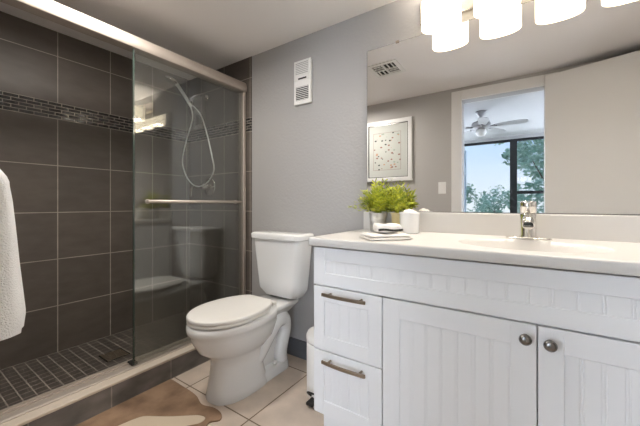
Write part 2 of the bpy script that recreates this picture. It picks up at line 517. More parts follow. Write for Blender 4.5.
# ------------------------------------------------------------------ shower
o = MB().box(XL, -1.90, YF, D - .004, 0.0, ZS).build('floor_shower', M['tile_pan'])
struct(o, 'dark small-tile shower floor', 'floor')
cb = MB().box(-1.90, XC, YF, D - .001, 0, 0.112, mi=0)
o = cb.build('trim_3', [M['tile_curb_lit']])
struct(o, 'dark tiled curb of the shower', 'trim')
o = MB().box(-1.908, XC + .006, YF + .001, D - .0045, 0.112, 0.127, .004, 3).build('trim_4', M['sill'])
struct(o, 'cream stone sill on top of the shower curb', 'trim')

en = thing('shower_door', 'sliding glass shower door with champagne metal rails above the curb', 'shower door', (-1.82, 0.85, 0.127))
yA, yB = YF + .002, D - .0075
# top rail : rounded profile swept along y
prof = []
for a, b_ in ((-.036, -.042), (.034, -.042), (.039, -.036), (.041, -.016), (.037, .006), (.028, .024), (.012, .034), (-.012, .036), (-.034, .030), (-.040, .010), (-.042, -.01), (-.040, -.036)):
    prof.append((a, b_))
TZ, TX = 1.926, -1.806
rings = [[Vector((TX + a, y, TZ + b_)) for a, b_ in prof] for y in (yA, yB)]
MB().loft(rings, smooth=False).build('top_rail', M['champagne'], en, 35)
pr = [(-.046, 0), (.040, 0), (.040, .004), (.030, .008), (-.008, .009), (-.008, .016), (-.014, .016), (-.015, .009), (-.034, .009), (-.035, .018), (-.046, .018)]
rings = [[Vector((-1.822 + a, y, .127 + b_)) for a, b_ in pr] for y in (yA, yB)]
MB().loft(rings, smooth=False).build('bottom_rail', M['champagne'], en)
for y0, y1 in ((yB - .022, yB), (yA, yA + .022)):
    MB().box(-1.836, -1.778, y0, y1, .140, TZ - .040, .003).build('wall_jamb', M['champagne'], en)
GX1, GX2 = -1.790, -1.818
for gx, y0, y1 in ((GX1, .814, 1.592), (GX2, .832, 1.590)):
    g = MB().box(gx - .003, gx + .003, y0, y1, .142, TZ - .037, .0008, 1).build('glass_panel', M['shower_glass'], en)
    MB().box(gx - .0032, gx + .0032, y0 - .006, y0, .142, TZ - .037, .0008, 1).build('polished_edge', M['glass_edge'], g)
    if gx == GX1:
        bar = MB().tube([(gx + .045, .865, 1.043), (gx + .045, 1.535, 1.043)], .0095, 14).build('towel_bar', M['champagne'], g)
        for yy in (.885, 1.515):
            bp_ = MB().tube([(gx + .004, yy, 1.043), (gx + .046, yy, 1.043)], [.011, .008], 12)
            bp_.lathe([(.014, 0), (.014, .006)], (gx + .0035, yy, 1.043), 16, 'X')
            bp_.build('bracket', M['champagne'], g)
MB().box(-1.850, -1.797, .806, .838, .1365, .150, .003).build('guide_block', M['black'], en)

# shower head assembly
sh = thing('hand_shower', 'chrome hand shower with looping hose on the shower end wall', 'shower head', (-2.24, D - .005, 1.94))
MB().lathe([(.030, 0), (.030, -.006), (.022, -.014), (.012, -.018)], (-2.268, D - .004, 1.935), 24, 'Y').build('wall_flange', M['chrome'], sh)
arm = spline([(-2.268, D - .01, 1.935), (-2.27, D - .06, 1.94), (-2.27, D - .12, 1.915), (-2.262, D - .155, 1.87)], 6)
MB().tube(arm, .0095, 12).build('shower_arm', M['nickel'], sh)
hk = MB().tube([(-2.256, D - .155, 1.888), (-2.250, D - .155, 1.825)], .017, 14)
hk.tube([(-2.252, D - .155, 1.85), (-2.250, D - .19, 1.850)], .015, 12)
hk.build('hand_shower_holder', M['nickel'], sh)
hd = [(-2.236, D - .175, 1.815), (-2.250, D - .185, 1.845), (-2.292, D - .202, 1.915), (-2.335, D - .225, 1.985), (-2.350, D - .240, 2.008)]
MB().tube(spline(hd, 5), [.0115 + .003 * i / 20 for i in range(21)], 12).build('handle', M['hose'], sh)
hb = MB()
# round head, face turned down and to the left
ax = Vector((-0.30, -0.35, -0.88)).normalized()
c0 = Vector((-2.362, D - .262, 2.024))
u_ = ax.cross(Vector((0, 0, 1))).normalized(); v_ = ax.cross(u_)
rings = []
for r_, h_ in ((.012, -.020), (.034, -.014), (.050, .0), (.053, .012), (.048, .017), (.044, .0175)):
    rings.append([c0 + ax * h_ + (u_ * math.cos(2 * math.pi * k / 28) + v_ * math.sin(2 * math.pi * k / 28)) * r_ for k in range(28)])
hb.loft(rings)
hd_o = hb.build('spray_head', M['chrome'], sh)
rings = [[c0 + ax * h_ + (u_ * math.cos(2 * math.pi * k / 28) + v_ * math.sin(2 * math.pi * k / 28)) * r_ for k in range(28)] for r_, h_ in ((.042, .0176), (.040, .020), (.02, .0205))]
MB().loft(rings).build('spray_face', M['pewter'], hd_o)
HY = D - .135
hose = spline([(-2.236, D - .175, 1.815), (-2.272, HY, 1.73), (-2.36, HY, 1.56), (-2.418, HY, 1.40), (-2.385, HY + .01, 1.275),
               (-2.30, HY + .015, 1.195), (-2.20, HY + .015, 1.172), (-2.09, HY + .015, 1.205), (-2.01, HY + .01, 1.29), (-2.02, HY, 1.40),
               (-2.09, HY, 1.60), (-2.16, HY, 1.74), (-2.225, HY - .01, 1.81), (-2.258, D - .157, 1.836)], 7)
MB().tube(hose, .0056, 9).build('hose', M['hose'], sh)

vz = 1.176
va = thing('shower_valve', 'round chrome shower valve with lever on dark tiled end wall', 'shower valve', (-2.228, D - .004, vz))
MB().lathe([(.078, 0), (.078, -.004), (.070, -.010), (.030, -.016)], (-2.228, D - .0045, vz), 32, 'Y').build('escutcheon', M['chrome'], va)
MB().lathe([(.028, -.012), (.027, -.05), (.022, -.075), (.010, -.08)], (-2.228, D - .004, vz), 24, 'Y').build('valve_body', M['chrome'], va)
MB().tube(spline([(-2.228, D - .072, vz), (-2.30, D - .085, vz + .005), (-2.345, D - .088, vz - .005), (-2.362, D - .088, vz - .045), (-2.365, D - .087, vz - .085)], 5),
          [.010] * 12 + [.012] * 9, 12).build('lever', M['chrome'], va)

dr = thing('shower_drain', 'square dark metal drain in the shower floor', 'drain', (-2.17, .87, ZS))
MB().box(-2.235, -2.105, .805, .935, ZS + .0003, ZS + .004, .001, 1).build('drain_frame', M['pewter'], dr)
w = MB()
for i in range(6):
    w.box(-2.228 + i * .0205, -2.214 + i * .0205, .812, .928, ZS + .0042, ZS + .006)
w.build('drain_grate', M['bronze'], dr)

# ------------------------------------------------------------------ vanity cabinet
VX0, VX1, VY = -0.770, 0.840, 1.085
van = thing('vanity_cabinet', 'white beadboard vanity cabinet under the marble worktop', 'cabinet', (0.03, 1.33, 0))
w = MB()
for a, b_ in ((VX0, VX0 + .018), (VX1 - .018, VX1)):
    w.box(a, b_, VY + .06, D - .003, 0.128, 0.8495)
    w.box(a, b_, VY + .019, VY + .06, 0.128, 0.836)
w.box(VX0 + .018, VX1 - .018, VY + .019, D - .003, 0.128, 0.146)
w.box(VX0 + .018, VX1 - .018, D - .012, D - .003, 0.146, 0.8495)
for a, b_ in ((-.466, -.439), (.489, .516)):
    w.box(a, b_, VY + .019, VY + .040, 0.146, 0.836)
for a, b_ in ((.392, .414), (.662, .690), (.812, .836)):
    w.box(VX0 + .018, VX1 - .018, VY + .019, VY + .040, a, b_)
w.build('body', M['cab'], van)
MB().box(VX0 + .004, VX1 - .004, VY + .075, D - .02, 0.0, 0.128).build('toe_kick', M['cab'], van)

def panel_front(x0, x1, z0, z1, fx, fz, bead=0.040, y=VY, th=.0185):
    """frame-and-panel front with beaded boards in the recess"""
    w = MB()
    e = .0018
    rec = .0034
    # frame stiles and rails
    w.box(x0, x0 + fx, y, y + th, z0, z1, e, 1)
    w.box(x1 - fx, x1, y, y + th, z0, z1, e, 1)
    w.box(x0 + fx - .002, x1 - fx + .002, y + .0002, y + th, z1 - fz, z1, e, 1)
    w.box(x0 + fx - .002, x1 - fx + .002, y + .0002, y + th, z0, z0 + fz, e, 1)
    # recessed boards, each followed by a groove, a thin bead and a groove
    a, b_ = x0 + fx - .004, x1 - fx + .004
    n = max(2, round((b_ - a) / bead))
    pitch = (b_ - a) / n
    zz0, zz1 = z0 + fz - .004, z1 - fz + .004
    w.box(a, b_, y + rec + .0010, y + th, zz0, zz1)
    for i in range(n):
        p0 = a + i * pitch
        w.box(p0 + .0012, p0 + pitch - .0085, y + rec, y + rec + .006, zz0, zz1, .0010, 1)
        w.box(p0 + pitch - .0062, p0 + pitch - .0012, y + rec + .0002, y + rec + .006, zz0, zz1, .0013, 1)
    return w

panel_front(VX0 + .001, VX1 - .001, 0.681, 0.8425, .058, .055, .056).build('false_front', M['cab'], van)

def bar_pull(xc, z, parent):
    pts = []
    for i in range(11):
        t = -1 + 2 * i / 10
        pts.append((xc + t * .099, VY - .028 - .006 * (1 - t * t), z))
    w = MB()
    rings = []
    for p in pts:
        x, y, zz = p
        rings.append([Vector((x, y - .004, zz - .006)), Vector((x, y + .004, zz - .006)), Vector((x, y + .004, zz + .006)), Vector((x, y - .004, zz + .006))])
    w.loft(rings, smooth=False)
    for s in (-.072, .072):
        w.tube([(xc + s, VY + .001, z), (xc + s, VY - .030, z)], .0048, 8)
    return w.build('handle', M['bronze'], parent)

for dx0, dx1 in ((VX0 + .001, -.4545), (.5045, VX1 - .001)):
    for z0, z1 in ((.405, .675), (.130, .401)):
        d_ = panel_front(dx0, dx1, z0, z1, .054, .062, .0405).build('drawer', M['cab'], van)
        bar_pull((dx0 + dx1) / 2 + .002, z1 - (.024 if z0 > .3 else .031), d_)

def knob(x, z, parent):
    w = MB().lathe([(.010, .0005), (.007, -.006), (.007, -.013), (.0135, -.017), (.0165, -.022), (.0150, -.027), (.009, -.0305), (.002, -.0315)], (x, VY, z), 24, 'Y')
    return w.build('knob', M['pewter'], parent)

d1 = panel_front(-.4505, .0235, .130, .675, .066, .068, .047).build('door', M['cab'], van)
knob(-.004, .636, d1)
d2 = panel_front(.0265, .5005, .130, .675, .060, .068, .047).build('door', M['cab'], van)
knob(.054, .633, d2)

# ------------------------------------------------------------------ worktop with moulded basin
CX0, CX1, CY0, CZ = -.778, XR - .002, 1.066, .885
ct = thing('countertop', 'white marble worktop with moulded oval basin on the vanity', 'countertop', (.03, 1.33, .85))
BCX, BCY, BA, BB = 0.002, 1.310, .212, .165
w = MB(); bm = w.bm
NX, NY = 150, 60
def bowl(x, y):
    q = math.sqrt(((x - BCX) / BA) ** 2 + ((y - BCY) / BB) ** 2)
    if q >= 1.06: return 0.0
    t = min(1.0, max(0.0, (1.06 - q) / .92))
    return -.125 * (1 - (1 - t) ** 2.2) if t > .04 else -.125 * (t * t * 22)
yb = D - .0225
grid = []
for j in range(NY + 1):
    y = CY0 + (yb - CY0) * j / NY
    row = []
    for i in range(NX + 1):
        x = CX0 + (CX1 - CX0) * i / NX
        z = CZ + bowl(x, y)
        row.append(bm.verts.new((x, y, z)))
    grid.append(row)
for j in range(NY):
    for i in range(NX):
        f = bm.faces.new((grid[j][i], grid[j][i + 1], grid[j + 1][i + 1], grid[j + 1][i])); f.smooth = True
# rounded front and left edges down to the underside
def skirt(line, dirv):
    prev = line
    for (off, dz) in ((.0035, -.001), (.006, -.004), (.0065, -.008), (.0065, -.031), (.004, -.0345), (-.03, -.0345)):
        cur = []
        for v in line:
            cur.append(bm.verts.new((v.co.x + dirv[0] * off, v.co.y + dirv[1] * off, CZ + dz)))
        for a, b_, c, d in zip(prev, prev[1:], cur[1:], cur):
            f = bm.faces.new((a, b_, c, d)); f.smooth = True
        prev = cur
skirt(grid[0], (0, -1))
skirt([r[0] for r in grid][::-1], (-1, 0))
w.build('slab', M['counter'], ct, 50)
MB().box(CX0 - .004, CX1, D - .0225, D - .0005, CZ - .03, CZ + .100, .004, 3).build('backsplash', M['counter'], ct)
MB().lathe([(.024, 0), (.024, .004), (.015, .005)], (BCX, BCY, CZ - .1245), 20).build('drain_stopper', M['chrome'], ct)

# ------------------------------------------------------------------ faucet
fx_, fy_ = .004, 1.512
fa = thing('faucet', 'chrome single-lever faucet behind the oval basin', 'faucet', (fx_, fy_, CZ))
rings = []
for s, h_ in ((1.0, .0006), (1.0, .004), (.96, .007), (.90, .008)):
    ring = []
    for k in range(40):
        a = 2 * math.pi * k / 40
        cx_ = .052 if math.cos(a) > 0 else -.052
        ring.append(Vector((fx_ + (cx_ + .027 * math.cos(a)) * s, fy_ + .027 * math.sin(a) * s, CZ + h_)))
    rings.append(ring)
MB().loft(rings).build('deck_plate', M['chrome'], fa)
MB().lathe([(.0320, .008), (.0320, .012), (.0285, .018), (.0285, .100), (.0275, .104), (.025, .106)], (fx_, fy_, CZ), 36).build('faucet_body', M['chrome'], fa)
sp = MB().tube(spline([(fx_, fy_ - .01, CZ + .074), (fx_, fy_ - .05, CZ + .082), (fx_, fy_ - .095, CZ + .080), (fx_, fy_ - .118, CZ + .062)], 6), [.020] * 19, 24)
so = sp.build('spout', M['chrome'], fa)
MB().lathe([(.0165, 0), (.0165, -.006), (.008, -.0062)], (fx_, fy_ - .1195, CZ + .0625), 18).build('aerator', M['pewter'], so)
lv = MB().lathe([(.0250, .107), (.0285, .109), (.0285, .150), (.0265, .155), (.012, .157)], (fx_, fy_, CZ), 36)
lv.box(fx_ - .0085, fx_ + .0085, fy_ - .075, fy_ - .012, CZ + .146, CZ + .156, .003, 2)
lv.build('lever', M['chrome'], fa)

# ------------------------------------------------------------------ mirror, light
MXA, MXB, MZA, MZB = -.766, XR - .02, .988, 1.912
mi_ = thing('wall_mirror', 'large frameless mirror above the worktop backsplash', 'mirror', (0.03, D, .988))
w = MB().box(MXA, MXB, D - .0065, D - .0005, MZA, MZB, mi=1)
w.quad([(MXA + .0015, D - .0067, MZA + .0015), (MXB, D - .0067, MZA + .0015), (MXB, D - .0067, MZB - .0018), (MXA + .0015, D - .0067, MZB - .0018)], 0)
w.build('mirror_glass', [M['mirror'], M['mirror_edge']], mi_)
for xx in (-.585, .60):
    MB().box(xx - .009, xx + .009, D - .012, D - .0005, MZB - .005, MZB + .007, .002).build('clip', M['bronze'], mi_)

vl = thing('vanity_light', 'four-shade vanity light bar glowing above the mirror', 'light', (0.005, D, 1.99))
MB().box(-.46, .47, D - .022, D - .0005, 1.955, 2.065, .005).build('backplate', M['nickel'], vl)
LY = D - .112
for k in range(4):
    xc = -.336 + .2275 * k
    w = MB()
    rings = []
    n = 40
    def se(k_, a_, b_):
        t = 2 * math.pi * k_ / n
        c_, s_ = math.cos(t), math.sin(t)
        return (math.copysign(abs(c_) ** .85, c_) * a_, math.copysign(abs(s_) ** .85, s_) * b_)
    for zz, s in ((1.868, .955), (1.866, .98), (1.868, 1.0), (1.995, 1.0), (1.998, .98), (1.995, .955), (1.872, .955)):
        rings.append([Vector((xc + se(q, .0885 * s, .056 * s)[0], LY + se(q, .0885 * s, .056 * s)[1], zz)) for q in range(n)])
    w.loft(rings, cap0=False, cap1=False)
    s_o = w.build('shade', M['glow'], vl)
    MB().tube([(xc, D - .02, 2.01), (xc, LY, 2.01), (xc, LY, 1.96)], .008, 10).build('shade_arm', M['nickel'], vl)
    MB().lathe([(.012, 0), (.03, -.03), (.032, -.06), (.018, -.088), (.004, -.095)], (xc, LY, 1.965), 20).build('bulb', M['bulb'], vl)

# ------------------------------------------------------------------ wall unit left of the mirror
wv = thing('wall_vent', 'white vented plastic unit on the grey wall above the toilet', 'vent', (-1.238, D, 1.69))
vx0, vx1, vz0, vz1 = -1.296, -1.158, 1.690, 1.980
w = MB().box(vx0, vx1, D - .022, D - .0005, vz0, vz1, .003)
w.box(vx0 + .004, vx1 - .004, D - .027, D - .02, vz0 + .155, vz1 - .004, .003)
w.build('housing', M['plastic'], wv)
w = MB().box(vx0 + .018, vx1 - .018, D - .0235, D - .02, vz0 + .025, vz0 + .115)
w.build('lower_recess', M['dark'], wv)
w = MB()
for i in range(8):
    w.box(vx0 + .016, vx1 - .016, D - .026, D - .0225, vz0 + .026 + i * .0118, vz0 + .0298 + i * .0118)
w.build('lower_grille', M['plastic'], wv)
MB().box(vx0 + .040, vx1 - .030, D - .0278, D - .026, vz0 + .161, vz0 + .171).build('display_slot', M['dark'], wv)
w = MB().box(vx0 + .018, vx1 - .018, D - .0275, D - .0265, vz0 + .192, vz0 + .277)
w.build('upper_recess', mat('grey_mesh', (0.28, 0.27, 0.26), .7), wv)
w = MB()
for i in range(8):
    w.box(vx0 + .016, vx1 - .016, D - .030, D - .0272, vz0 + .191 + i * .0113, vz0 + .1975 + i * .0113)
w.build('upper_grille', M['plastic'], wv)

# ------------------------------------------------------------------ toilet
TXC = -1.352
TKC = -1.331
to = thing('toilet', 'white two-piece toilet standing between shower curb and vanity', 'toilet', (TXC, 1.3, 0))
def egg(yf, yb, hw, z, yw=None, n=48, pf=2.0, pb=2.6, cx=TXC):
    """outline: rounded nose at yf, squarer back at yb, widest at yw"""
    yw = yw if yw is not None else yf + (yb - yf) * .55
    ring = []
    for k in range(n):
        a = 2 * math.pi * k / n
        c_, s_ = math.cos(a), math.sin(a)
        p = pf if s_ < 0 else pb
        X = math.copysign(abs(c_) ** (2 / p), c_) * hw
        Y = abs(s_) ** (2 / p) * ((yb - yw) if s_ > 0 else -(yw - yf))
        ring.append(Vector((cx + X, yw + Y, z)))
    return ring
w = MB()
w.loft([
    egg(.985, 1.320, .122, 0.0005, 1.20, pf=2.5, pb=3.5),
    egg(.983, 1.322, .124, 0.010, 1.20, pf=2.5, pb=3.5),
    egg(.988, 1.316, .119, 0.040, 1.20, pf=2.4, pb=3.4),
    egg(.998, 1.300, .112, 0.10, 1.19, pf=2.3, pb=3.2),
    egg(1.008, 1.290, .107, 0.17, 1.18, pf=2.2, pb=3.0),
    egg(1.004, 1.300, .110, 0.215, 1.17, pf=2.1, pb=2.8),
    egg(.974, 1.340, .128, 0.240, 1.16, pb=2.5),
    egg(.932, 1.390, .149, 0.270, 1.15, pb=2.4),
    egg(.909, 1.410, .162, 0.310, 1.14, pb=2.3),
    egg(.892, 1.420, .171, 0.345, 1.14, pb=2.3),
    egg(.887, 1.420, .172, 0.368, 1.14, pb=2.3),
    egg(.873, 1.420, .182, 0.378, 1.14, pb=2.3),
    egg(.871, 1.420, .184, 0.392, 1.14, pb=2.3),
    egg(.873, 1.418, .183, 0.410, 1.14, pb=2.3),
    egg(.880, 1.412, .178, 0.418, 1.14, pb=2.3),
])
# deck that carries the tank
def rrect(x0, x1, y0, y1, z, r, n=6):
    out = []
    for (cx_, cy_, a0) in ((x1 - r, y1 - r, 0), (x0 + r, y1 - r, 90), (x0 + r, y0 + r, 180), (x1 - r, y0 + r, 270)):
        for k in range(n + 1):
            a = math.radians(a0 + 90 * k / n)
            out.append(Vector((cx_ + r * math.cos(a), cy_ + r * math.sin(a), z)))
    return out
w.loft([rrect(TXC - .06, TXC + .06, 1.28, 1.48, .29, .04), rrect(TXC - .085, TXC + .09, 1.28, 1.54, .345, .05),
        rrect(TXC - .116, TXC + .122, 1.28, 1.585, .388, .05), rrect(TXC - .120, TXC + .128, 1.28, 1.592, .396, .05),
        rrect(TXC - .120, TXC + .128, 1.28, 1.592, .410, .05), rrect(TXC - .114, TXC + .122, 1.285, 1.588, .4165, .05)])
# slim spine and low foot behind the pedestal
w.loft([rrect(TXC - .062, TXC + .062, 1.20, 1.50, .001, .03), rrect(TXC - .055, TXC + .055, 1.20, 1.48, .20, .03), rrect(TXC - .05, TXC + .05, 1.20, 1.46, .36, .03)])
w.loft([rrect(TXC - .112, TXC + .112, 1.20, 1.500, .0006, .045), rrect(TXC - .114, TXC + .114, 1.20, 1.503, .008, .045), rrect(TXC - .110, TXC + .110, 1.20, 1.498, .050, .045),
        rrect(TXC - .098, TXC + .098, 1.20, 1.486, .062, .045)])
w.build('bowl', M['porcelain'], to, 60)
# sculpted trapway on each side
for s in (-1, 1):
    X = TXC + s * .058
    path = spline([(X, 1.20, .10), (X + s * .004, 1.265, .175), (X + s * .008, 1.33, .255), (X + s * .010, 1.40, .312), (X + s * .010, 1.465, .305),
                           (X + s * .008, 1.487, .24), (X + s * .006, 1.464, .165), (X + s * .008, 1.446, .105), (X + s * .012, 1.448, .05)], 6)
    tw = MB().tube(path, [.045 + .010 * math.sin(min(1, i / 30) * math.pi) for i in range(len(path))], 18)
    tw.build('trapway', M['porcelain'], to)
    MB().lathe([(.013, 0), (.013, .012), (.010, .020), (.003, .024)], (TXC + s * .092, 1.372, .0615), 16).build('bolt_cap', M['plastic'], to)
w = MB()
rings = []
for t in (0, .12, .25, .5, .75, .93, 1):
    z = .432 + (.802 - .432) * t
    hwid = .160 + (.202 - .160) * (t ** .9) - (.022 if t == 0 else 0)
    yf = 1.462 - .020 * t + (.025 if t == 0 else 0)
    ring = rrect(TKC - hwid, TKC + hwid, yf, 1.602 - (.01 if t == 0 else 0), z, .038, 8)
    # bowed front
    for v in ring:
        if v.y < 1.52:
            v.y -= .018 * (1 - ((v.x - TKC) / hwid) ** 2)
    rings.append(ring)
w.loft(rings)
w.build('tank', M['porcelain'], to, 50)
MB().loft([rrect(TXC - .09, TXC + .09, 1.50, 1.57, .4170, .03), rrect(TXC - .09, TXC + .09, 1.50, 1.57, .4318, .03)]).build('tank_gasket', M['black'], to)
w = MB(); rings = []
for z, g in ((.803, -.004), (.806, .0), (.832, .002), (.840, -.004), (.8435, -.018)):
    ring = rrect(TKC - .210 - g, TKC + .210 + g, 1.428 - g, 1.606 + min(g, 0), z, .036, 8)
    for v in ring:
        if v.y < 1.51:
            v.y -= .020 * (1 - ((v.x - TKC) / .215) ** 2)
    rings.append(ring)
w.loft(rings)
w.build('tank_lid', M['porcelain'], to, 40)
# seat and lid
def seat_ring(s, z):
    return egg(1.115 - (1.115 - .868) * s, 1.115 + (1.350 - 1.115) * s, .188 * s, z, 1.115, pf=2.0, pb=2.05)
w = MB()
def lid_outline(z, g=0.0, yf=.876, yb_=1.345, hw=.180):
    ring = []
    n = 64
    yw = 1.105
    for k in range(n):
        a = 2 * math.pi * k / n
        c_, s_ = math.cos(a), math.sin(a)
        if s_ < 0:
            X, Y = c_ * hw, yw + s_ * (yw - yf)
        else:
            Y = yw + abs(s_) ** .9 * (yb_ - yw) * 1.12
            X = math.copysign(abs(c_) ** .95, c_) * hw
        Y = min(Y, yb_)
        ring.append(Vector((TXC + X * (1 - g), 1.11 + (Y - 1.11) * (1 - g), z)))
    return ring
MB().loft([lid_outline(.4240, .020), lid_outline(.4265, .006), lid_outline(.4370, .006), lid_outline(.4390, .012)]).build('seat', M['seat'], to, 40)
MB().loft([lid_outline(.4395, .014), lid_outline(.4412, .002), lid_outline(.4450, .0), lid_outline(.4530, .0), lid_outline(.4570, .006), lid_outline(.4600, .02), lid_outline(.4615, .05), lid_outline(.4625, .25), lid_outline(.463, .6)]).build('lid', M['seat'], to, 50)
for s in (-1, 1):
    MB().box(TXC + s * .075 - .022, TXC + s * .075 + .022, 1.350, 1.385, .4175, .440, .006, 3).build('hinge', M['seat'], to, 50)

# ------------------------------------------------------------------ pedal bin beside the vanity
bx, by = -.906, 1.385
pb = thing('pedal_bin', 'small white pedal bin between toilet and vanity', 'trash can', (bx, by, 0))
MB().lathe([(.098, .001), (.100, .012), (.100, .292), (.098, .294)], (bx, by, 0), 40).build('bin_body', M['plastic'], pb)
MB().lathe([(.101, .297), (.102, .303), (.102, .322), (.094, .338), (.06, .348), (.02, .351)], (bx, by, 0), 40).build('bin_lid', M['plastic'], pb)
w = MB().box(bx - .020, bx + .022, by - .150, by - .090, .012, .028, .004)
w.tube(spline([(bx - .024, by - .095, .030), (bx - .026, by - .125, .060), (bx - .010, by - .135, .072), (bx + .020, by - .125, .066), (bx + .03, by - .096, .05)], 5), .005, 8)
w.build('pedal', M['black'], pb)

# ------------------------------------------------------------------ things on the worktop
def plant(x, y, r0, r1, h, potmat, nleaf, spread, height, label, group, seed, name='potted_plant'):
    rnd = random.Random(seed)
    t = thing(name, label, 'plant', (x, y, CZ), group)
    w = MB().lathe([(r0, .0006), (r0 + .001, .004), (r1, h - .006), (r1 + .003, h - .004), (r1 + .003, h), (r1 - .003, h), (r1 - .005, h - .012)], (x, y, CZ), 32, cap1=False)
    w.build('pot', potmat, t)
    MB().lathe([(r1 - .004, h - .014), (r1 * .5, h - .010), (.002, h - .008)], (x, y, CZ), 24).build('soil', M['soil'], t)
    lf = MB(); bm = lf.bm
    for _ in range(nleaf):
        a = rnd.uniform(0, 2 * math.pi)
        el = rnd.uniform(.12, 1.0)
        R = spread * rnd.uniform(.35, 1.0) * (1.15 - el * .75)
        top = height * rnd.uniform(.45, 1.0) * (.35 + .65 * el)
        p0 = Vector((x + math.cos(a) * r1 * .5 * rnd.random(), y + math.sin(a) * r1 * .5 * rnd.random(), CZ + h - .012))
        p3 = Vector((x + math.cos(a) * R, y + math.sin(a) * R, CZ + h + top - .035 * (1 - el)))
        p1 = p0 + Vector((math.cos(a) * R * .2, math.sin(a) * R * .2, top * .8))
        pts = []
        for i in range(7):
            s = i / 6
            pts.append(p0 * (1 - s) ** 2 + p1 * 2 * s * (1 - s) + p3 * s * s)
        side = Vector((-math.sin(a), math.cos(a), 0))
        # stem
        prev = None
        for i, p in enumerate(pts):
            wd = .0008
            q = (bm.verts.new(p - side * wd), bm.verts.new(p + side * wd))
            if prev: bm.faces.new((prev[0], prev[1], q[1], q[0]))
            prev = q
        # paired leaflets along the frond
        for i in range(2, 7):
            p = pts[i]
            d = (pts[i] - pts[i - 1]).normalized()
            for sgn in (-1, 1):
                L = rnd.uniform(.018, .036)
                tip = p + (side * sgn * rnd.uniform(.5, 1.0) + d * .7 + Vector((0, 0, rnd.uniform(-.4, .5)))).normalized() * L
                mid = (p + tip) / 2
                wv_ = d.cross(side).normalized() * 0.001 + d * .0062
                bm.faces.new([bm.verts.new(q) for q in (p, mid + wv_, tip, mid - wv_)])
    # keep the leaves in front of the mirror
    for v in bm.verts:
        jx_, jy_ = v.co.x + .478, v.co.y - 1.487
        dj = math.hypot(jx_, jy_)
        if dj < .064 and v.co.z < CZ + .125:
            v.co.x += jx_ / max(dj, .001) * (.064 - dj); v.co.y += jy_ / max(dj, .001) * (.064 - dj)
        if v.co.y > D - .012: v.co.y = D - .012 - rnd.uniform(0, .008)
        if v.co.z < CZ + .004: v.co.z = CZ + .004
    lf.build('foliage', M['leaf'], t)
    return t
plant(-.652, 1.505, .038, .046, .098, M['galv'], 125, .150, .170, 'fern in galvanised metal pot at left end of the worktop', 'potted ferns on the worktop', 11)
plant(-.556, 1.535, .026, .031, .098, M['yellow_pot'], 62, .100, .150, 'smaller fern in pale yellow pot beside the white jar', 'potted ferns on the worktop', 12)

jx, jy = -.478, 1.487
jar = thing('jar', 'white lidless jar holding cotton pads, right of the ferns', 'jar', (jx, jy, CZ))
MB().lathe([(.042, .0006), (.046, .004), (.047, .095), (.0485, .098), (.0485, .103), (.044, .104), (.043, .085)], (jx, jy, CZ), 40, cap1=False).build('jar_body', M['porcelain'], jar)
w = MB()
for k in range(9):
    a = k * 2.4; rr = .024 * math.sqrt(k / 9)
    px, py = jx + rr * math.cos(a), jy + rr * math.sin(a)
    w.lathe([(.002, -.012), (.011, -.008), (.014, 0), (.011, .008), (.002, .012)], (px, py, CZ + .098 + .010 * (1 - k / 9)), 12)
w.build('cotton', M['cloth'], jar, 80)
MB().lathe([(.0405, .004), (.0425, .0855)], (jx, jy, CZ), 32).build('filling', M['cloth'], jar)

def folded(name, x0, x1, y0, y1, z0, layers, th, rot, label, group, seed, matl, band=None):
    rnd = random.Random(seed)
    cx_, cy_ = (x0 + x1) / 2, (y0 + y1) / 2
    t = thing(name, label, 'towel', (cx_, cy_, z0), group)
    w = MB(); bm = w.bm
    ca, sa = math.cos(rot), math.sin(rot)
    for k in range(layers):
        n = 14
        e = rnd.uniform(-.006, .006)
        ex0, ex1, ey0, ey1 = x0 + rnd.uniform(0, .008), x1 - rnd.uniform(0, .008), y0 + rnd.uniform(0, .006), y1 - rnd.uniform(0, .006)
        prof = []
        m_ = 8
        za = z0 + k * th
        top, bot = [], []
        # closed pillow-like layer: rounded long edge (fold) toward the viewer
        rings = []
        for i in range(n + 1):
            u = i / n
            x = ex0 + (ex1 - ex0) * u
            pinch = min(1.0, min(u, 1 - u) * 9 + .35)
            ring = []
            for q in range(20):
                a = 2 * math.pi * q / 20
                yy = (ey0 + ey1) / 2 + math.copysign(abs(math.cos(a)) ** .35, math.cos(a)) * (ey1 - ey0) / 2
                hh = math.copysign(abs(math.sin(a)) ** .6, math.sin(a)) * th * .5 * pinch
                wob = .0022 * math.sin(x * 90 + k * 2 + yy * 40) if hh > 0 and k == layers - 1 else 0
                ring.append(Vector((x, yy, za + th * .5 + hh * .98 + wob + .0006)))
            rings.append(ring)
        w.loft(rings)
    for v in bm.verts:
        dx, dy = v.co.x - cx_, v.co.y - cy_
        v.co.x, v.co.y = cx_ + dx * ca - dy * sa, cy_ + dx * sa + dy * ca
        q = noise.noise_vector(v.co * 28 + Vector((seed, 0, 0)))
        v.co.x += q.x * .007; v.co.y += q.y * .007
        if v.co.z > z0 + .004: v.co.z += q.z * .0028
    w.build('fabric', matl, t, 70)
    if band:
        b_ = MB()
        bx0, bx1, by_, zt = band
        pts = []
        for i in range(11):
            u = i / 10
            dx, dy = bx0 + (bx1 - bx0) * u - cx_, by_ - cy_
            pts.append((cx_ + dx * ca - dy * sa, cy_ + dx * sa + dy * ca, zt + .002 * math.sin(u * 7)))
        b_.tube(pts, .0045, 8)
        b_.build('dark_trim', M['black'], t)
    return t
folded('folded_towel', -.572, -.388, 1.130, 1.256, CZ, 2, .011, .80, 'larger white folded towel lying on the worktop before the ferns', 'folded towels on the worktop', 4, M['cloth'])
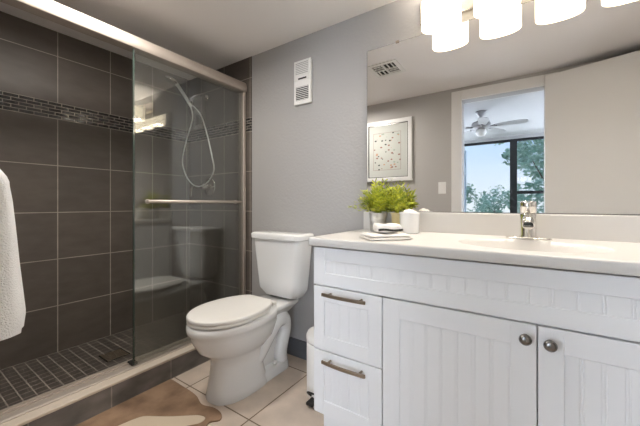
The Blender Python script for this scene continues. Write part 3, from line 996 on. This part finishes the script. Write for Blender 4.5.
folded('folded_towel', -.545, -.430, 1.172, 1.250, CZ + .0262, 1, .034, .66, 'small white folded towel with black trim on the larger towel', 'folded towels on the worktop', 6, M['cloth'],
       band=(-.530, -.430, 1.170, CZ + .0262 + .012))

# ------------------------------------------------------------------ wall opposite the mirror : picture, switch, towel, ceiling vent
px0, px1, pz0, pz1 = -1.525, -.988, 1.275, 1.940
pic = thing('framed_picture', 'white framed print of small scattered marks, seen in the mirror', 'picture', (-1.256, YF, 1.275))
fw = .042
w = MB()
w.box(px0, px0 + fw, YF + .0005, YF + .028, pz0, pz1, .004)
w.box(px1 - fw, px1, YF + .0005, YF + .028, pz0, pz1, .004)
w.box(px0 + fw - .003, px1 - fw + .003, YF + .0005, YF + .028, pz1 - fw, pz1, .004)
w.box(px0 + fw - .003, px1 - fw + .003, YF + .0005, YF + .028, pz0, pz0 + fw, .004)
w.build('picture_frame', M['trimw'], pic)
w = MB()
a0, a1, c0_, c1_ = px0 + fw - .001, px1 - fw + .001, pz0 + fw - .001, pz1 - fw + .001
for q in ((a0, a0 + .008, c0_, c1_), (a1 - .008, a1, c0_, c1_), (a0, a1, c0_, c0_ + .008), (a0, a1, c1_ - .008, c1_)):
    w.box(q[0], q[1], YF + .006, YF + .016, q[2], q[3])
w.build('inner_lip', M['pewter'], pic)
MB().box(a0, a1, YF + .0005, YF + .009, c0_, c1_).build('mat_board', M['matboard'], pic)
pm = mat('speckled_print', (0.55, 0.56, 0.52), .7)
n_, l_, b_ = nodes_of(pm)
vo = n_.new('ShaderNodeTexVoronoi'); vo.inputs['Scale'].default_value = 24.0
mpp = n_.new('ShaderNodeMapping'); mpp.inputs['Scale'].default_value = (1, 1, 1.5)
l_.new(objcoord(n_), mpp.inputs[0]); l_.new(mpp.outputs[0], vo.inputs['Vector'])
lt = n_.new('ShaderNodeMath'); lt.operation = 'LESS_THAN'; lt.inputs[1].default_value = .30
l_.new(vo.outputs['Distance'], lt.inputs[0])
hs = n_.new('ShaderNodeValToRGB'); hs.color_ramp.interpolation = 'CONSTANT'
hs.color_ramp.elements[0].color = (.26, .12, .10, 1); hs.color_ramp.elements[1].position = .35; hs.color_ramp.elements[1].color = (.06, .06, .06, 1)
e_ = hs.color_ramp.elements.new(.6); e_.color = (.30, .36, .30, 1)
e_ = hs.color_ramp.elements.new(.8); e_.color = (.45, .25, .16, 1)
sp_ = n_.new('ShaderNodeSeparateColor'); l_.new(vo.outputs['Color'], sp_.inputs[0]); l_.new(sp_.outputs[0], hs.inputs[0])
mxp = n_.new('ShaderNodeMix'); mxp.data_type = 'RGBA'
mxp.inputs['A'].default_value = (.46, .47, .43, 1)
l_.new(lt.outputs[0], mxp.inputs['Factor']); l_.new(hs.outputs[0], mxp.inputs['B']); l_.new(mxp.outputs['Result'], b_.inputs['Base Color'])
prx0, prx1, prz0, prz1 = -1.425, -1.110, 1.400, 1.810
w = MB().box(prx0, prx1, YF + .0005, YF + .0095, prz0, prz1)
pr_o = w.build('print', pm, pic)
w = MB()
for q in ((prx0, prx1, prz0, prz0 + .003), (prx0, prx1, prz1 - .003, prz1), (prx0, prx0 + .003, prz0, prz1), (prx1 - .003, prx1, prz0, prz1)):
    w.box(q[0], q[1], YF + .008, YF + .0102, q[2], q[3])
w.build('print_border', mat('dull_red_line', (.28, .20, .17), .7), pr_o)

swx, swz = -.694, 1.188
sw = thing('light_switch', 'white rocker light switch beside the door casing, seen in mirror', 'switch', (swx, YF, swz))
MB().box(swx - .036, swx + .036, YF + .0005, YF + .007, swz - .058, swz + .058, .003).build('switch_plate', M['plastic'], sw)
MB().box(swx - .017, swx + .017, YF + .006, YF + .011, swz - .034, swz + .034, .002).build('rocker', M['plastic'], sw)

cv = thing('ceiling_vent', 'square white air vent in the bathroom ceiling, seen in mirror', 'vent', (-.96, .835, H))
cx0, cx1, cy0, cy1 = -1.085, -.835, .715, .965
w = MB()
t_ = .032
w.box(cx0, cx1, cy0, cy0 + t_, H - .010, H - .0005, .003); w.box(cx0, cx1, cy1 - t_, cy1, H - .010, H - .0005, .003)
w.box(cx0, cx0 + t_, cy0 + t_ - .003, cy1 - t_ + .003, H - .010, H - .0005, .003); w.box(cx1 - t_, cx1, cy0 + t_ - .003, cy1 - t_ + .003, H - .010, H - .0005, .003)
w.build('vent_frame', M['plastic'], cv)
MB().box(cx0 + .03, cx1 - .03, cy0 + .03, cy1 - .03, H - .003, H - .0005).build('vent_void', M['dark'], cv)
w = MB()
xm, ym = (cx0 + cx1) / 2, (cy0 + cy1) / 2
w.box(xm - .007, xm + .007, cy0 + .03, cy1 - .03, H - .012, H - .003); w.box(cx0 + .03, cx1 - .03, ym - .006, ym + .006, H - .0118, H - .003)
for i in range(2):
    o1 = .036 + i * .036
    for s in (-1, 1):
        w.box(xm + s * o1 - .0035, xm + s * o1 + .0035, ym + (.008 if s > 0 else -.09), ym + (.09 if s > 0 else -.008), H - .011, H - .003)
        w.box(xm + (-.09 if s > 0 else .008), xm + (-.008 if s > 0 else .09), ym + s * o1 - .0035, ym + s * o1 + .0035, H - .011, H - .003)
w.build('vent_louvre', M['plastic'], cv)

# added housing around the overhead fill light, out of view
cl = thing('overhead_fill', 'added unseen fill light housing on the ceiling near the shower', 'light', (-1.52, .58, H))
MB().lathe([(.185, -.0005), (.190, -.012), (.190, -.050), (.178, -.058)], (-1.52, .58, H), 48, cap1=False).build('fill_housing', M['nickel'], cl)

# hanging towel at the left edge of the view
hx = -1.20
hk = thing('towel_hook', 'metal wall hook carrying the white bath towel', 'hook', (hx, YF, 1.16))
MB().lathe([(.022, .0005), (.022, .006), (.016, .010)], (hx, YF, 1.17), 20, 'Y').build('hook_plate', M['nickel'], hk)
MB().tube(spline([(hx, YF + .008, 1.17), (hx, YF + .04, 1.165), (hx, YF + .065, 1.172), (hx, YF + .072, 1.195)], 5), .006, 10).build('hook_arm', M['nickel'], hk)
w = MB(); rings = []
n = 72
for i in range(36):
    t = i / 35
    z = 1.158 - t * .478
    g = min(1.0, (t / .13)) ** .55 if t < .13 else 1.0
    ry = (.020 + .055 * g + .034 * t)
    rx = (.022 + .060 * g + .050 * t)
    if t > .93: ry *= 1 - (t - .93) * .9; rx *= 1 - (t - .93) * .9
    amp = .010 * min(1, t * 4)
    ring = []
    for k in range(n):
        a = 2 * math.pi * k / n
        rp_ = 1 + (amp / .09) * (math.sin(7 * a + 1.3 + t * .8) * .7 + math.sin(11 * a + t * 2.0) * .35)
        yy = YF + .088 + math.sin(a) * ry * rp_
        ring.append(Vector((hx + math.cos(a) * rx * rp_, max(YF + .004, yy), z + (.006 * math.sin(3 * a) if i == 35 else 0))))
    rings.append(ring)
w.loft(rings)
o = w.build('bath_towel', M['terry'], None, 70)
tag(o, 'white bath towel hanging at the left edge of the photo', 'towel')

# ------------------------------------------------------------------ rug
rug_m = mat('hide_rug', (.33, .18, .10), .85)
n_, l_, b_ = nodes_of(rug_m)
t = n_.new('ShaderNodeTexNoise'); t.inputs['Scale'].default_value = 8.0; t.inputs['Detail'].default_value = 9
l_.new(objcoord(n_), t.inputs['Vector'])
r = n_.new('ShaderNodeValToRGB')
r.color_ramp.elements[0].position = .35; r.color_ramp.elements[0].color = (.19, .115, .070, 1)
r.color_ramp.elements[1].position = .66; r.color_ramp.elements[1].color = (.36, .235, .150, 1)
l_.new(t.outputs['Fac'], r.inputs[0]); l_.new(r.outputs[0], b_.inputs['Base Color'])
add = n_.new('ShaderNodeTexNoise'); add.inputs['Scale'].default_value = 300
l_.new(objcoord(n_), add.inputs['Vector'])
bp = n_.new('ShaderNodeBump'); bp.inputs['Strength'].default_value = .6; bp.inputs['Distance'].default_value = .003
l_.new(add.outputs['Fac'], bp.inputs['Height']); l_.new(bp.outputs[0], b_.inputs['Normal'])
rug = thing('rug', 'brown hide rug with cream patch on the floor by the shower curb', 'rug', (-1.35, .65, 0))
def rounded(pts, n=5):
    return spline(pts, n)
edge = [(-1.722, .40, 0), (-1.724, .60, 0), (-1.724, .80, 0), (-1.724, .95, 0), (-1.720, .982, 0), (-1.690, .986, 0), (-1.60, .984, 0), (-1.52, .982, 0), (-1.45, .974, 0), (-1.37, .950, 0),
        (-1.30, .968, 0), (-1.235, .962, 0), (-1.205, .930, 0), (-1.232, .890, 0), (-1.195, .85, 0), (-1.10, .81, 0), (-.95, .70, 0), (-.92, .55, 0), (-1.0, .40, 0), (-1.2, .30, 0), (-1.5, .31, 0), (-1.68, .34, 0)]
outline = rounded(edge)
def slab(outl, z0, z1, inset=.006):
    c = sum((Vector(p) for p in outl), Vector()) / len(outl)
    def rg(z, s):
        return [Vector((c.x + (p.x - c.x) * s, c.y + (p.y - c.y) * s, z)) for p in outl]
    return MB().loft([rg(z0, 1), rg(z0 + (z1 - z0) * .6, 1), rg(z1, 1 - inset)])
slab(outline, .0006, .008).build('rug_pile', rug_m, rug)
patch = spline([(-1.545, .69, 0), (-1.525, .735, 0), (-1.47, .772, 0), (-1.41, .812, 0), (-1.35, .86, 0), (-1.305, .892, 0), (-1.268, .895, 0), (-1.262, .86, 0),
                (-1.30, .80, 0), (-1.27, .72, 0), (-1.24, .62, 0), (-1.34, .54, 0), (-1.48, .56, 0), (-1.56, .62, 0)], 5)
slab(patch, .0075, .0100, .01).build('cream_patch', add_noise_bump(mat('cream_hide', (.62, .52, .40), .85), 300, .6, .003), rug)
